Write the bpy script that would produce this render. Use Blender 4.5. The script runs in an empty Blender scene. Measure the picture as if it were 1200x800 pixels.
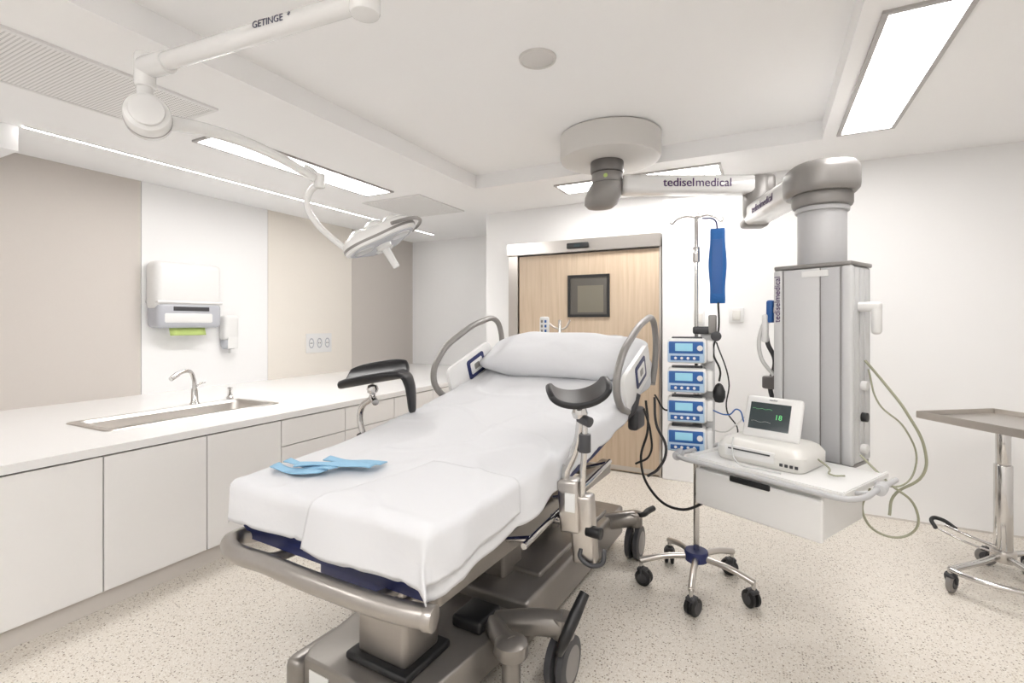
import bpy, bmesh, math, random
from mathutils import Vector, Matrix, noise
random.seed(3)
R=math.radians
scene=bpy.context.scene
col=scene.collection
# ---------------------------------------------------------------- materials
def mat(name,c,rough=0.5,metal=0.0,bump=0.0,bscale=60,var=0.0,emit=0,ecol=None,coat=0,vscale=None,spec=None):
    m=bpy.data.materials.new(name); m.use_nodes=True
    nt=m.node_tree; b=nt.nodes['Principled BSDF']
    b.inputs['Base Color'].default_value=(c[0],c[1],c[2],1)
    b.inputs['Roughness'].default_value=rough
    b.inputs['Metallic'].default_value=metal
    if coat: b.inputs['Coat Weight'].default_value=coat
    if emit:
        e=ecol or c
        b.inputs['Emission Color'].default_value=(e[0],e[1],e[2],1)
        b.inputs['Emission Strength'].default_value=emit
    tc=nt.nodes.new('ShaderNodeTexCoord')
    n=nt.nodes.new('ShaderNodeTexNoise'); n.inputs['Scale'].default_value=bscale
    n.inputs['Detail'].default_value=4
    nt.links.new(tc.outputs['Object'],n.inputs['Vector'])
    if bump:
        bp=nt.nodes.new('ShaderNodeBump'); bp.inputs['Strength'].default_value=bump
        bp.inputs['Distance'].default_value=0.01
        nt.links.new(n.outputs['Fac'],bp.inputs['Height']); nt.links.new(bp.outputs['Normal'],b.inputs['Normal'])
    if var:
        mx=nt.nodes.new('ShaderNodeMix'); mx.data_type='RGBA'
        mx.inputs['A'].default_value=(c[0]*(1-var),c[1]*(1-var),c[2]*(1-var),1)
        mx.inputs['B'].default_value=(min(1,c[0]*(1+var)),min(1,c[1]*(1+var)),min(1,c[2]*(1+var)),1)
        nt.links.new(n.outputs['Fac'],mx.inputs['Factor']); nt.links.new(mx.outputs['Result'],b.inputs['Base Color'])
    return m
M={}
M['wall']=mat('wall_paint',(0.895,0.89,0.887),0.7,bump=0.02,bscale=150,var=0.005)
M['ceil']=mat('ceiling_paint',(0.935,0.93,0.927),0.85,var=0.005)
M['greige']=mat('greige_panel',(0.62,0.575,0.535),0.6,var=0.015)
M['cream']=mat('cream_panel',(0.83,0.78,0.71),0.6,var=0.015)
M['joint_shade']=mat('joint_shadow',(0.22,0.21,0.20),0.8)  # shade in the gaps between cabinet fronts, put into the carcass colour
M['lam']=mat('white_laminate',(0.85,0.84,0.83),0.35,var=0.01)
M['top']=mat('solid_surface_counter',(0.85,0.845,0.84),0.22,var=0.01)
M['plinth']=mat('plinth_beige',(0.66,0.62,0.58),0.5)
M['steel']=mat('brushed_steel',(0.58,0.55,0.52),0.28,1.0,bump=0.03,bscale=200,var=0.04)
M['chrome']=mat('chrome',(0.62,0.61,0.60),0.14,1.0)
M['bedmetal']=mat('bed_metal_paint',(0.28,0.26,0.24),0.32,0.6,var=0.03)
M['bedmetal_d']=mat('bed_metal_dark',(0.15,0.14,0.13),0.35,0.5,var=0.03)
M['bedlight']=mat('bed_column_metal',(0.40,0.375,0.35),0.3,0.8,var=0.03)
M['black']=mat('black_rubber',(0.010,0.010,0.011),0.4,var=0.05)
M['blackpu']=mat('black_upholstery',(0.008,0.008,0.010),0.38,bump=0.05,bscale=120)
M['dkgrey']=mat('dark_grey_plastic',(0.05,0.05,0.055),0.45)
M['navy']=mat('navy_vinyl',(0.012,0.02,0.10),0.45,var=0.05)
M['white']=mat('white_plastic',(0.78,0.775,0.765),0.3)
M['offw']=mat('ivory_plastic',(0.72,0.705,0.67),0.35)
M['arm']=mat('arm_white_enamel',(0.80,0.795,0.785),0.22,coat=0.3)
M['cover']=mat('pendant_cover_paint',(0.68,0.66,0.635),0.4)
M['pgrey']=mat('pendant_grey',(0.27,0.257,0.247),0.38,0.3,var=0.02)
M['pgrey_d']=mat('pendant_dark_grey',(0.16,0.15,0.145),0.35,0.3)
M['alu']=mat('anodised_aluminium',(0.50,0.50,0.51),0.42,0.1,var=0.02)
M['alu_l']=mat('light_aluminium',(0.61,0.61,0.615),0.4,0.05)
M['tgrey']=mat('translucent_grey',(0.48,0.49,0.53),0.2)
M['blue']=mat('device_blue',(0.02,0.11,0.36),0.35)
M['blue_l']=mat('device_light_blue',(0.45,0.60,0.75),0.35)
M['pouch']=mat('blue_fabric',(0.02,0.13,0.40),0.7,bump=0.3,bscale=90)
M['ltblue']=mat('mask_blue',(0.28,0.50,0.69),0.8,bump=0.2,bscale=90,var=0.05)
M['lcd']=mat('lcd_blue',(0.25,0.5,0.62),0.2,emit=0.3)
M['scr']=mat('screen_dark',(0.04,0.055,0.06),0.1)
M['green']=mat('green_trace',(0.15,0.6,0.22),0.5,emit=.4)
M['red']=mat('red_label',(0.6,0.03,0.03),0.5)
M['purple']=mat('purple_ink',(0.07,0.02,0.12),0.5)
M['ink']=mat('dark_ink',(0.05,0.05,0.10),0.5)
M['gpaper']=mat('green_paper',(0.50,0.62,0.21),0.9,bump=0.2)
M['cable']=mat('cable_beige',(0.33,0.33,0.24),0.5)
M['cablel']=mat('cable_light',(0.62,0.62,0.61),0.5)
M['lblpaper']=mat('label_paper',(0.78,0.78,0.77),0.6)
EM=21
M['glow']=mat('lamp_panel',(1,0.98,0.95),0.5,emit=EM,ecol=(1,0.982,0.965))
M['led']=mat('led_strip',(1,0.98,0.95),0.5,emit=32,ecol=(1,0.985,0.965))
M['grille_w']=mat('lamp_frame_grey',(0.42,0.40,0.39),0.4,0.3)
M['spk']=mat('speaker_cloth',(0.66,0.64,0.62),0.7,bump=.1,bscale=300)
M['cloth']=mat('white_cotton',(0.68,0.685,0.705),0.9,bump=0.15,bscale=22)
M['cloth2']=mat('white_cotton_fold',(0.665,0.67,0.69),0.9,bump=0.15,bscale=22)
def perforated():
    m=mat('perforated_metal',(0.75,0.74,0.73),0.5); nt=m.node_tree; b=nt.nodes['Principled BSDF']
    tc=nt.nodes['Texture Coordinate']
    mp=nt.nodes.new('ShaderNodeVectorMath'); mp.operation='SCALE'; mp.inputs['Scale'].default_value=62
    fr=nt.nodes.new('ShaderNodeVectorMath'); fr.operation='FRACTION'
    sb=nt.nodes.new('ShaderNodeVectorMath'); sb.operation='SUBTRACT'; sb.inputs[1].default_value=(.5,.5,0)
    mu=nt.nodes.new('ShaderNodeVectorMath'); mu.operation='MULTIPLY'; mu.inputs[1].default_value=(1,1,0)
    ln=nt.nodes.new('ShaderNodeVectorMath'); ln.operation='LENGTH'
    cr=nt.nodes.new('ShaderNodeMath'); cr.operation='LESS_THAN'; cr.inputs[1].default_value=0.25
    mx=nt.nodes.new('ShaderNodeMix'); mx.data_type='RGBA'
    mx.inputs['A'].default_value=(.84,.83,.82,1); mx.inputs['B'].default_value=(.36,.35,.34,1)
    L=nt.links.new
    L(tc.outputs['Object'],mp.inputs[0]);L(mp.outputs[0],fr.inputs[0]);L(fr.outputs[0],sb.inputs[0]);L(sb.outputs[0],mu.inputs[0])
    L(mu.outputs[0],ln.inputs[0]);L(ln.outputs['Value'],cr.inputs[0]);L(cr.outputs[0],mx.inputs['Factor']);L(mx.outputs['Result'],b.inputs['Base Color'])
    return m
M['perf']=perforated()
def floor_mat():
    m=mat('speckled_vinyl',(0.7,0.65,0.58),0.38); nt=m.node_tree; b=nt.nodes['Principled BSDF']; L=nt.links.new
    tc=nt.nodes['Texture Coordinate']
    base=(0.72,0.67,0.60,1); prev=None
    for i,(sc,th,cc) in enumerate([(95,0.30,(0.50,0.43,0.35,1)),(120,0.30,(0.82,0.79,0.74,1)),(80,0.24,(0.24,0.19,0.15,1)),(170,0.26,(0.54,0.48,0.40,1))]):
        v=nt.nodes.new('ShaderNodeTexVoronoi'); v.inputs['Scale'].default_value=sc
        ad=nt.nodes.new('ShaderNodeVectorMath'); ad.operation='ADD'; ad.inputs[1].default_value=(i*3.3,i*1.7,0.01*i)
        L(tc.outputs['Object'],ad.inputs[0]); L(ad.outputs[0],v.inputs['Vector'])
        sp=nt.nodes.new('ShaderNodeSeparateColor'); L(v.outputs['Color'],sp.inputs[0])
        g=nt.nodes.new('ShaderNodeMath'); g.operation='MULTIPLY'; g.inputs[1].default_value=th*1.4
        L(sp.outputs[0],g.inputs[0])
        lt=nt.nodes.new('ShaderNodeMath'); lt.operation='LESS_THAN'; L(v.outputs['Distance'],lt.inputs[0]); L(g.outputs[0],lt.inputs[1])
        mx=nt.nodes.new('ShaderNodeMix'); mx.data_type='RGBA'
        if prev is None: mx.inputs['A'].default_value=base
        else: L(prev,mx.inputs['A'])
        mx.inputs['B'].default_value=cc; L(lt.outputs[0],mx.inputs['Factor']); prev=mx.outputs['Result']
    L(prev,b.inputs['Base Color'])
    return m
M['floor']=floor_mat()
def wood_mat():
    m=mat('light_oak',(0.66,0.50,0.35),0.45); nt=m.node_tree; b=nt.nodes['Principled BSDF']; L=nt.links.new
    tc=nt.nodes['Texture Coordinate']; mp=nt.nodes.new('ShaderNodeMapping'); mp.inputs['Scale'].default_value=(16,16,0.8)
    n=nt.nodes.new('ShaderNodeTexNoise'); n.inputs['Scale'].default_value=2.2; n.inputs['Detail'].default_value=8; n.inputs['Distortion'].default_value=0.4
    cr=nt.nodes.new('ShaderNodeValToRGB'); cr.color_ramp.elements[0].color=(0.50,0.385,0.275,1); cr.color_ramp.elements[1].color=(0.61,0.49,0.365,1)
    cr.color_ramp.elements[0].position=.3; cr.color_ramp.elements[1].position=.7
    L(tc.outputs['Object'],mp.inputs[0]);L(mp.outputs[0],n.inputs['Vector']);L(n.outputs['Fac'],cr.inputs[0]);L(cr.outputs[0],b.inputs['Base Color'])
    return m
M['wood']=wood_mat()
# ---------------------------------------------------------------- helpers
def G(name,loc=(0,0,0),rz=0,parent=None,rot=None):
    e=bpy.data.objects.new(name,None); col.objects.link(e); e.empty_display_size=.1
    e.location=loc; e.rotation_euler=rot if rot else (0,0,R(rz))
    if parent: e.parent=parent
    return e
def link(name,me,m,p,smooth=False):
    o=bpy.data.objects.new(name,me); col.objects.link(o)
    if m: me.materials.append(m)
    if p: o.parent=p
    if smooth:
        for f in me.polygons: f.use_smooth=True
    return o
def autosmooth(me,ang=35):
    for f in me.polygons: f.use_smooth=True
    bm=bmesh.new(); bm.from_mesh(me)
    for e in bm.edges:
        if len(e.link_faces)==2 and e.calc_face_angle(0)>R(ang): e.smooth=False
    bm.to_mesh(me); bm.free()
def box(p,name,c,s,m,bev=0,rot=(0,0,0),seg=3,taper=None):
    bm=bmesh.new(); bmesh.ops.create_cube(bm,size=1)
    for v in bm.verts:
        if taper and v.co.z>0: v.co.x*=taper[0]; v.co.y*=taper[1]
        v.co.x*=s[0]; v.co.y*=s[1]; v.co.z*=s[2]
    if bev: bmesh.ops.bevel(bm,geom=bm.edges[:],offset=min(bev,min(s)*.49),segments=seg,affect='EDGES',profile=.5)
    me=bpy.data.meshes.new(name); bm.to_mesh(me); bm.free()
    if bev: autosmooth(me,50)
    o=link(name,me,m,p); o.location=c; o.rotation_euler=rot
    return o
def multi(p,name,boxes,m,bev=0):
    bm=bmesh.new()
    for (x0,x1,y0,y1,z0,z1) in boxes:
        r=bmesh.ops.create_cube(bm,size=1)
        for v in r['verts']:
            v.co=Vector(((x0+x1)/2+v.co.x*(x1-x0),(y0+y1)/2+v.co.y*(y1-y0),(z0+z1)/2+v.co.z*(z1-z0)))
    if bev: bmesh.ops.bevel(bm,geom=bm.edges[:],offset=bev,segments=2,affect='EDGES')
    me=bpy.data.meshes.new(name); bm.to_mesh(me); bm.free()
    return link(name,me,m,p)
def lathe(p,name,prof,m,loc=(0,0,0),axis=None,seg=40,rot=None):
    vs=[];fs=[];n=len(prof)
    for i in range(seg):
        a=2*math.pi*i/seg
        for r,z in prof: vs.append((r*math.cos(a),r*math.sin(a),z))
    for i in range(seg):
        j=(i+1)%seg
        for k in range(n-1): fs.append((i*n+k,j*n+k,j*n+k+1,i*n+k+1))
    me=bpy.data.meshes.new(name); me.from_pydata(vs,[],fs); 
    bm=bmesh.new(); bm.from_mesh(me); bmesh.ops.remove_doubles(bm,verts=bm.verts,dist=1e-5); bmesh.ops.recalc_face_normals(bm,faces=bm.faces); bm.to_mesh(me); bm.free()
    autosmooth(me,40)
    o=link(name,me,m,p); o.location=loc
    if axis is not None: o.rotation_euler=Vector(axis).to_track_quat('Z','Y').to_euler()
    if rot: o.rotation_euler=rot
    return o
def cyl(p,name,a,b,r,m,r2=None,bev=None,seg=32):
    a=Vector(a);b=Vector(b);L=(b-a).length; r2=r if r2 is None else r2
    e=bev if bev is not None else min(r,r2,L/2)*.12
    return lathe(p,name,[(0,0),(r-e,0),(r-e*.3,e*.3),(r,e),(r2,L-e),(r2-e*.3,L-e*.3),(r2-e,L),(0,L)],m,a,(b-a),seg)
def tube(p,name,pts,r,m,cyc=False,res=8,poly=False,sc=None):
    cu=bpy.data.curves.new(name,'CURVE'); cu.dimensions='3D'; cu.bevel_depth=r; cu.bevel_resolution=5; cu.use_fill_caps=True; cu.resolution_u=res
    if poly:
        s=cu.splines.new('POLY'); s.points.add(len(pts)-1)
        for q,c in zip(s.points,pts): q.co=(*c,1)
    else:
        s=cu.splines.new('BEZIER'); s.bezier_points.add(len(pts)-1)
        for i,(q,c) in enumerate(zip(s.bezier_points,pts)):
            q.co=c; q.handle_left_type=q.handle_right_type='AUTO'
            if sc: q.radius=sc[i]
    s.use_cyclic_u=cyc
    t=bpy.data.objects.new('tmp',cu); col.objects.link(t)
    dg=bpy.context.evaluated_depsgraph_get(); me=bpy.data.meshes.new_from_object(t.evaluated_get(dg))
    bpy.data.objects.remove(t); bpy.data.curves.remove(cu)
    me.name=name; me.materials.clear(); autosmooth(me,60)
    return link(name,me,m,p)
def text(p,name,s,loc,rot,size,m,ext=0.0008,align='CENTER'):
    cu=bpy.data.curves.new(name,'FONT'); cu.body=s; cu.size=size; cu.extrude=ext; cu.align_x=align; cu.align_y='CENTER'
    t=bpy.data.objects.new('tmp',cu); col.objects.link(t)
    dg=bpy.context.evaluated_depsgraph_get(); me=bpy.data.meshes.new_from_object(t.evaluated_get(dg))
    bpy.data.objects.remove(t); me.name=name; me.materials.clear()
    o=link(name,me,m,p); o.location=loc; o.rotation_euler=rot; return o
def grid(p,name,nu,nv,fn,m,thick=0,sub=0):
    vs=[fn(i/(nu-1),j/(nv-1)) for j in range(nv) for i in range(nu)]
    fs=[(j*nu+i,j*nu+i+1,(j+1)*nu+i+1,(j+1)*nu+i) for j in range(nv-1) for i in range(nu-1)]
    me=bpy.data.meshes.new(name); me.from_pydata(vs,[],fs)
    o=link(name,me,m,p,True)
    if thick:
        md=o.modifiers.new('s','SOLIDIFY'); md.thickness=thick; md.offset=0
    if sub:
        md=o.modifiers.new('u','SUBSURF'); md.levels=sub; md.render_levels=sub
    return o
def prism(p,name,outline,z0,z1,m,bev=0,rot=None,loc=(0,0,0)):
    bm=bmesh.new(); vs=[bm.verts.new((x,y,z0)) for x,y in outline]; f=bm.faces.new(vs)
    r=bmesh.ops.extrude_face_region(bm,geom=[f]); 
    for v in r['geom']:
        if isinstance(v,bmesh.types.BMVert): v.co.z=z1
    bmesh.ops.recalc_face_normals(bm,faces=bm.faces)
    if bev:
        ed=[e for e in bm.edges if abs(e.verts[0].co.z-e.verts[1].co.z)<1e-6]
        bmesh.ops.bevel(bm,geom=ed,offset=bev,segments=3,affect='EDGES',profile=.5)
    me=bpy.data.meshes.new(name); bm.to_mesh(me); bm.free(); autosmooth(me,40)
    o=link(name,me,m,p); o.location=loc
    if rot: o.rotation_euler=rot
    return o
def loft(p,name,rings,m,caps=True,sm=40):
    n=len(rings[0]); vs=[];fs=[]
    for r in rings: vs+=r
    for k in range(len(rings)-1):
        for i in range(n):
            j=(i+1)%n; fs.append((k*n+i,k*n+j,(k+1)*n+j,(k+1)*n+i))
    if caps:
        fs.append(tuple(reversed(range(n)))); fs.append(tuple(range((len(rings)-1)*n,len(rings)*n)))
    me=bpy.data.meshes.new(name); me.from_pydata(vs,[],fs)
    bm=bmesh.new(); bm.from_mesh(me); bmesh.ops.recalc_face_normals(bm,faces=bm.faces); bm.to_mesh(me); bm.free()
    autosmooth(me,sm); return link(name,me,m,p)
def rrect(w,h,r,n=6,cx=0,cy=0):
    out=[]
    for (sx,sy,a0) in [(1,1,0),(-1,1,90),(-1,-1,180),(1,-1,270)]:
        for k in range(n+1):
            a=R(a0+90*k/n); out.append((cx+sx*(w/2-r)+r*math.cos(a),cy+sy*(h/2-r)+r*math.sin(a)))
    return out
def caster(p,name,x,y,r,ang,w=0.028,htop=None,zt=None,mw=None,twin=False):
    g=G(name,(x,y,0),ang,p)
    off=r*.35
    for i,dx in enumerate([-w*.8,w*.8] if twin else [0]):
        lathe(g,f'tyre_{i}',[(0,-w/2),(r*.85,-w/2),(r,-w*.3),(r,w*.3),(r*.85,w/2),(0,w/2)],mw or M['black'],(dx,off,r),(1,0,0))
        lathe(g,f'hubcap_{i}',[(0,-w*.6),(r*.55,-w*.6),(r*.6,-w*.45),(r*.6,w*.45),(r*.55,w*.6),(0,w*.6)],M['dkgrey'],(dx,off,r),(1,0,0))
    ww=w*2.2 if twin else w*1.5
    tube(g,'fork',[(-ww/2,off,r),(-ww/2,off*.4,r*1.9),(0,0,r*2.2),(ww/2,off*.4,r*1.9),(ww/2,off,r)],r*.14,M['dkgrey'])
    box(g,'fork_cover',(0,off*.5,r*1.9),(ww,r*1.2,r*.45),M['dkgrey'],r*.15)
    cyl(g,'stem',(0,0,r*1.9),(0,0,zt or r*2.8),r*.25,M['chrome'])
    return g
# ---------------------------------------------------------------- room
XL,XR,YB,YL,YR,YF=-4.65,2.4,4.66,5.82,4.38,-1.3
ZS,ZC=2.58,2.70
XT=-2.28
multi(None,'floor',[(XL-.1,XR+.1,YF-.1,YL+.1,-.1,0)],M['floor'])
multi(None,'ceiling',[(XL-.1,XR+.1,YF-.1,YL+.1,ZC,ZC+.1),(XL,XT,YF,YL,ZS,ZC),(XT,XR,3.74,YL,ZS,ZC),(.32,XR,YF,3.74,ZS,ZC)],M['ceil'])
multi(None,'wall_left',[(XL-.1,XL,YF,YL,0,2.7)],M['wall'])
multi(None,'wall_niche',[(XL-.1,-2.72,YL,YL+.1,0,2.7)],M['wall'])
multi(None,'wall_back',[(-2.71,-.285,YB,YL,0,2.7)],M['wall'])
multi(None,'wall_back_right',[(-.28,XR,YR,YL,0,2.7)],M['wall'])
multi(None,'wall_right',[(XR,XR+.1,YF,YR,0,2.7)],M['wall'])
multi(None,'wall_front',[(XL,XR,YF-.1,YF,0,2.7)],M['wall'])
multi(None,'wall_pocket_panel',[(-.83,-.285,4.57,YB,0,2.50)],M['wall'],.004)
multi(None,'bulkhead',[(XL,-4.0,-.2,1.29,2.43,ZS)],M['wall'])
multi(None,'baseboard_right',[(-.27,XR,YR-.006,YR,0,.012)],M['plinth'])
g=G('wall_cladding')
multi(g,'greige_panel_1',[(XL,XL+.012,-.8,2.255,.8,ZS)],M['greige'])
multi(g,'white_panel',[(XL,XL+.012,2.26,3.435,.8,ZS)],M['wall'])
multi(g,'cream_panel',[(XL,XL+.012,3.44,4.615,.8,ZS)],M['cream'])
multi(g,'greige_panel_2',[(XL,XL+.012,4.62,YL,.8,ZS)],M['greige'])
g=G('led_ceiling_strip'); multi(g,'diffuser',[(-3.98,-3.96,1.30,YL-.4,ZS-.004,ZS+.001)],M['led'])
multi(g,'profile',[(-3.988,-3.98,1.30,YL-.4,ZS-.006,ZS+.001),(-3.96,-3.952,1.30,YL-.4,ZS-.006,ZS+.001)],M['white'])
def panel_light(x0,x1,y0,y1,z,name='ceiling_panel_light',n=1):
    g=G(name,((x0+x1)/2,(y0+y1)/2,z)); w=(x1-x0)/2; h=(y1-y0)/2; f=.022
    multi(g,'diffuser',[(-w,w,-h,h,-.006,.0)],M['glow'])
    multi(g,'frame',[(-w-f,-w,-h-f,h+f,-.012,0),(w,w+f,-h-f,h+f,-.012,0),(-w,w,-h-f,-h,-.012,0),(-w,w,h,h+f,-.012,0)],M['grille_w'])
    return g
panel_light(-3.28,-3.0,1.92,3.45,ZS)
panel_light(.415,.665,2.33,3.68,ZS)
panel_light(-1.60,-.32,3.96,4.23,ZS)
panel_light(-3.28,-3.0,-.9,.3,ZS)  # unseen panel, added to light the room from outside the view
panel_light(.42,.70,-.6,1.2,ZS)  # another added panel out of view, for more light
panel_light(-1.6,-.4,-.9,-.5,ZC)  # added behind the camera as extra light, never seen
g=G('ceiling_supply_grille',(-3.0,.75,ZS)); multi(g,'perforated_plate',[(-.29,.29,-.95,.92,-.008,0)],M['perf'])
multi(g,'rim',[(-.31,-.29,-.97,.94,-.012,0),(.29,.31,-.97,.94,-.012,0),(-.29,.29,-.97,-.95,-.012,0),(-.29,.29,.92,.94,-.012,0)],M['white'])
g=G('ceiling_return_grille',(-3.18,4.03,ZS)); multi(g,'perforated_plate',[(-.33,.33,-.36,.36,-.008,0)],M['perf'])
multi(g,'rim',[(-.35,-.33,-.38,.38,-.012,0),(.33,.35,-.38,.38,-.012,0),(-.33,.33,-.38,-.36,-.012,0),(-.33,.33,.36,.38,-.012,0)],M['white'])
g=G('ceiling_speaker',(-1.0,2.22,ZC)); lathe(g,'grille',[(0,-.012),(.075,-.012),(.082,-.008)],M['spk'])
lathe(g,'ring',[(.078,-.008),(.082,-.014),(.090,-.012),(.092,0)],M['cover'])
# ---------------------------------------------------------------- door
g=G('door_1',(0,YB,0))
multi(g,'leaf',[(-2.28,-.85,-.06,-.015,.01,2.08)],M['wood'],.003)
multi(g,'jamb_left',[(-2.40,-2.29,-.075,0,0,2.09)],M['steel'],.004)
multi(g,'jamb_right',[(-.862,-.842,-.075,0,0,2.09)],M['steel'],.003)
multi(g,'header',[(-2.40,-.842,-.11,0,2.09,2.21)],M['steel'],.006)
multi(g,'kick_rail',[(-2.28,-.86,-.066,-.06,.02,.06)],M['steel'])
box(g,'motion_sensor',(-1.62,-.125,2.145),(.22,.03,.055),M['black'],.01)
box(g,'sensor_lens',(-1.62,-.142,2.145),(.06,.004,.03),M['scr'])
w=G('door_window',(-1.53,-.065,1.66),0,g)
multi(w,'frame',[(-.21,.21,-.012,0,.18,.205),(-.21,.21,-.012,0,-.205,-.18),(-.21,-.185,-.012,0,-.18,.18),(.185,.21,-.012,0,-.18,.18)],M['black'])
M['glass']=mat('dark_glass',(0.10,0.092,0.08),0.04)  # pane colour includes the grey-brown reflection
M['glass_refl']=mat('dark_glass_reflection',(0.17,0.155,0.12),0.06)  # lighter reflection in the door glass, put into a colour
box(w,'pane',(0,-.002,0),(.37,.004,.36),M['glass'])
box(w,'painted_reflection',(.02,-.0045,-.03),(.26,.002,.26),M['glass_refl'])  # painted reflection: a lighter flat rectangle on the pane
# ---------------------------------------------------------------- counter
g=G('base_cabinets')
XF=-2.86; ZT=.80
ys=[-.8,-.27,.23,.73,1.23,1.73,2.22]
multi(g,'carcass',[(-3.4,XF-.02,-.8,YL-.02,.09,ZT-.045)],M['joint_shade'])
multi(g,'plinth',[(-3.3,XF-.03,-.8,YL-.02,0,.09)],M['plinth'])
for i in range(len(ys)-1):
    multi(g,f'door_{i+1}',[(XF-.018,XF,ys[i]+.003,ys[i+1]-.003,.095,ZT-.05)],M['lam'],.001)
yd=[2.22,2.78,3.34,3.9,4.46,5.0,5.6]
for i in range(len(yd)-1):
    multi(g,f'drawer_{i+1}',[(XF-.018,XF,yd[i]+.003,yd[i+1]-.003,.578,ZT-.05)],M['lam'],.001)
    multi(g,f'drawer_low_{i+1}',[(XF-.018,XF,yd[i]+.003,yd[i+1]-.003,.335,.572)],M['lam'],.001)
    multi(g,f'drawer_base_{i+1}',[(XF-.018,XF,yd[i]+.003,yd[i+1]-.003,.095,.329)],M['lam'],.001)
SX0,SX1,SY0,SY1=-3.69,-3.24,1.42,2.47
multi(g,'countertop',[(XL+.012,SX0,-.8,YL-.005,ZT-.04,ZT),(SX1,XF+.012,-.8,YL-.005,ZT-.04,ZT),(SX0,SX1,-.8,SY0,ZT-.04,ZT),(SX0,SX1,SY1,YL-.005,ZT-.04,ZT)],M['top'])
s=G('kitchen_sink',((SX0+SX1)/2,(SY0+SY1)/2,ZT))
w=(SX1-SX0)/2; h=(SY1-SY0)/2
def R3(o,z): return [(x,y,z) for x,y in o]
loft(s,'basin',[R3(rrect(2*w+.05,2*h+.05,.04),.001),R3(rrect(2*w+.04,2*h+.04,.04),.006),R3(rrect(2*w-.03,2*h-.03,.05),.006),R3(rrect(2*w-.06,2*h-.06,.05),-.01),R3(rrect(2*w-.10,2*h-.12,.06),-.16)],M['steel'],False,30)
loft(s,'basin_floor',[R3(rrect(2*w-.10,2*h-.12,.06),-.163),R3(rrect(2*w-.10,2*h-.12,.06),-.16)],M['steel'])
lathe(s,'drain',[(0,.004),(.03,.003),(.045,.006),(.05,0)],M['chrome'],(0,.25,-.158))
f=G('sink_faucet',(-3.74,2.17,ZT))
lathe(f,'base',[(0,0),(.032,0),(.032,.01),(.024,.02),(.022,.10),(.018,.12),(0,.12)],M['chrome'])
tube(f,'spout',[(0,0,.10),(.005,-.01,.19),(.02,-.045,.245),(.035,-.10,.25),(.045,-.15,.235)],.014,M['chrome'])
cyl(f,'spray_head',(.043,-.14,.238),(.055,-.195,.205),.019,M['chrome'],.016)
tube(f,'lever',[(0,.0,.12),(.02,.03,.15),(.03,.06,.16)],.006,M['chrome'])
f=G('soap_pump',(-3.74,2.44,ZT))
lathe(f,'collar',[(0,0),(.025,0),(.025,.02),(.016,.03),(.016,.075),(.02,.08),(.02,.095),(0,.098)],M['chrome'])
cyl(f,'nozzle',(0,0,.085),(.05,-.03,.08),.006,M['chrome'])
t=G('paper_towel_dispenser',(XL+.012,2.56,1.61))
box(t,'housing',(.09,0,.10),(.18,.56,.42),M['white'],.05)
box(t,'lower_cover',(.095,0,-.145),(.185,.54,.22),M['tgrey'],.04)
box(t,'trim_band',(.098,0,-.035),(.19,.55,.022),M['white'],.008)
box(t,'label',(.19,.0,-.09),(.006,.30,.035),M['dkgrey'],.002)
box(t,'inner_roll',(.17,-.02,-.17),(.04,.42,.10),M['white'],.02)
grid(t,'towel_sheet',6,5,lambda u,v:(.12+.02*v+.006*math.sin(u*9),-.15+.30*u,-.25-.07*v),M['gpaper'],.003)
t=G('soap_dispenser',(XL+.012,2.98,1.30))
box(t,'body',(.055,0,.05),(.11,.15,.24),M['white'],.035)
box(t,'window',(.06,0,-.10),(.10,.13,.10),M['tgrey'],.03)
cyl(t,'nozzle',(.07,0,-.15),(.07,0,-.19),.012,M['white'])
box(t,'lever',(.118,0,-.09),(.01,.10,.11),M['white'],.004)
def socket(name,loc,n,rot=0,w=.1):
    t=G(name,loc,rot)
    box(t,'plate',(0,-.005,0),(w*n+.02,.012,.13 if n>1 else .12),M['white'],.004)
    for i in range(n):
        x=(i-(n-1)/2)*w
        if n==1:
            box(t,'rocker',(0,-.012,0),(.06,.008,.08),M['offw'],.004); continue
        lathe(t,f'recess_{i}',[(0,-.0),(.026,0),(.028,.007),(.034,.007),(.034,0)],M['tgrey'],(x,-.009,0),(0,-1,0))
        for d in(-.01,.01): cyl(t,f'pin_{i}_{d}',(x+d,-.009,0),(x+d,-.0145,0),.004,M['black'])
    return t
t=socket('wall_socket_set',(XL+.012,4.10,1.165),3,90,.115)
t.scale=(1,1,1.7)
socket('wall_switch',(-.215,YR,1.46),1,0,.09)
socket('wall_switch',(-.52,4.57,1.44),1,0,.07)
# ---------------------------------------------------------------- BED
BL=(-1.275,1.13,0); BR=-3
bed=G('hospital_bed',BL,BR)
K=[(0,.82),(.5,.85),(.9,.895),(1.2,.94),(1.5,1.0),(1.8,1.085),(2.1,1.18)]
def zp(y):
    if y<=0: return K[0][1]
    for (a,za),(b,zb) in zip(K,K[1:]):
        if y<=b: 
            t=(y-a)/(b-a); return za+(zb-za)*t
    return K[-1][1]
def zps(y): return (zp(y-.12)+zp(y-.06)+zp(y)+zp(y+.06)+zp(y+.12))/5 if y>.0 else zp(y)
def hw(y): return .44+.065*min(1,max(0,(y-.05)/1.1))
vs=[];fs=[];N=24
for i in range(N+1):
    y=.01+2.06*i/N; z=zps(y); w=hw(y)-.012
    for (x,dz) in [(-w,-.02),(-w+.03,0),(w-.03,0),(w,-.02),(w,-.165),(w-.02,-.178),(-w+.02,-.178),(-w,-.165)]: vs.append((x,y,z+dz))
for i in range(N):
    for k in range(8): fs.append((i*8+k,i*8+(k+1)%8,(i+1)*8+(k+1)%8,(i+1)*8+k))
fs.append(tuple(range(8))); fs.append(tuple(range(N*8+7,N*8-1,-1)))
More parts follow.
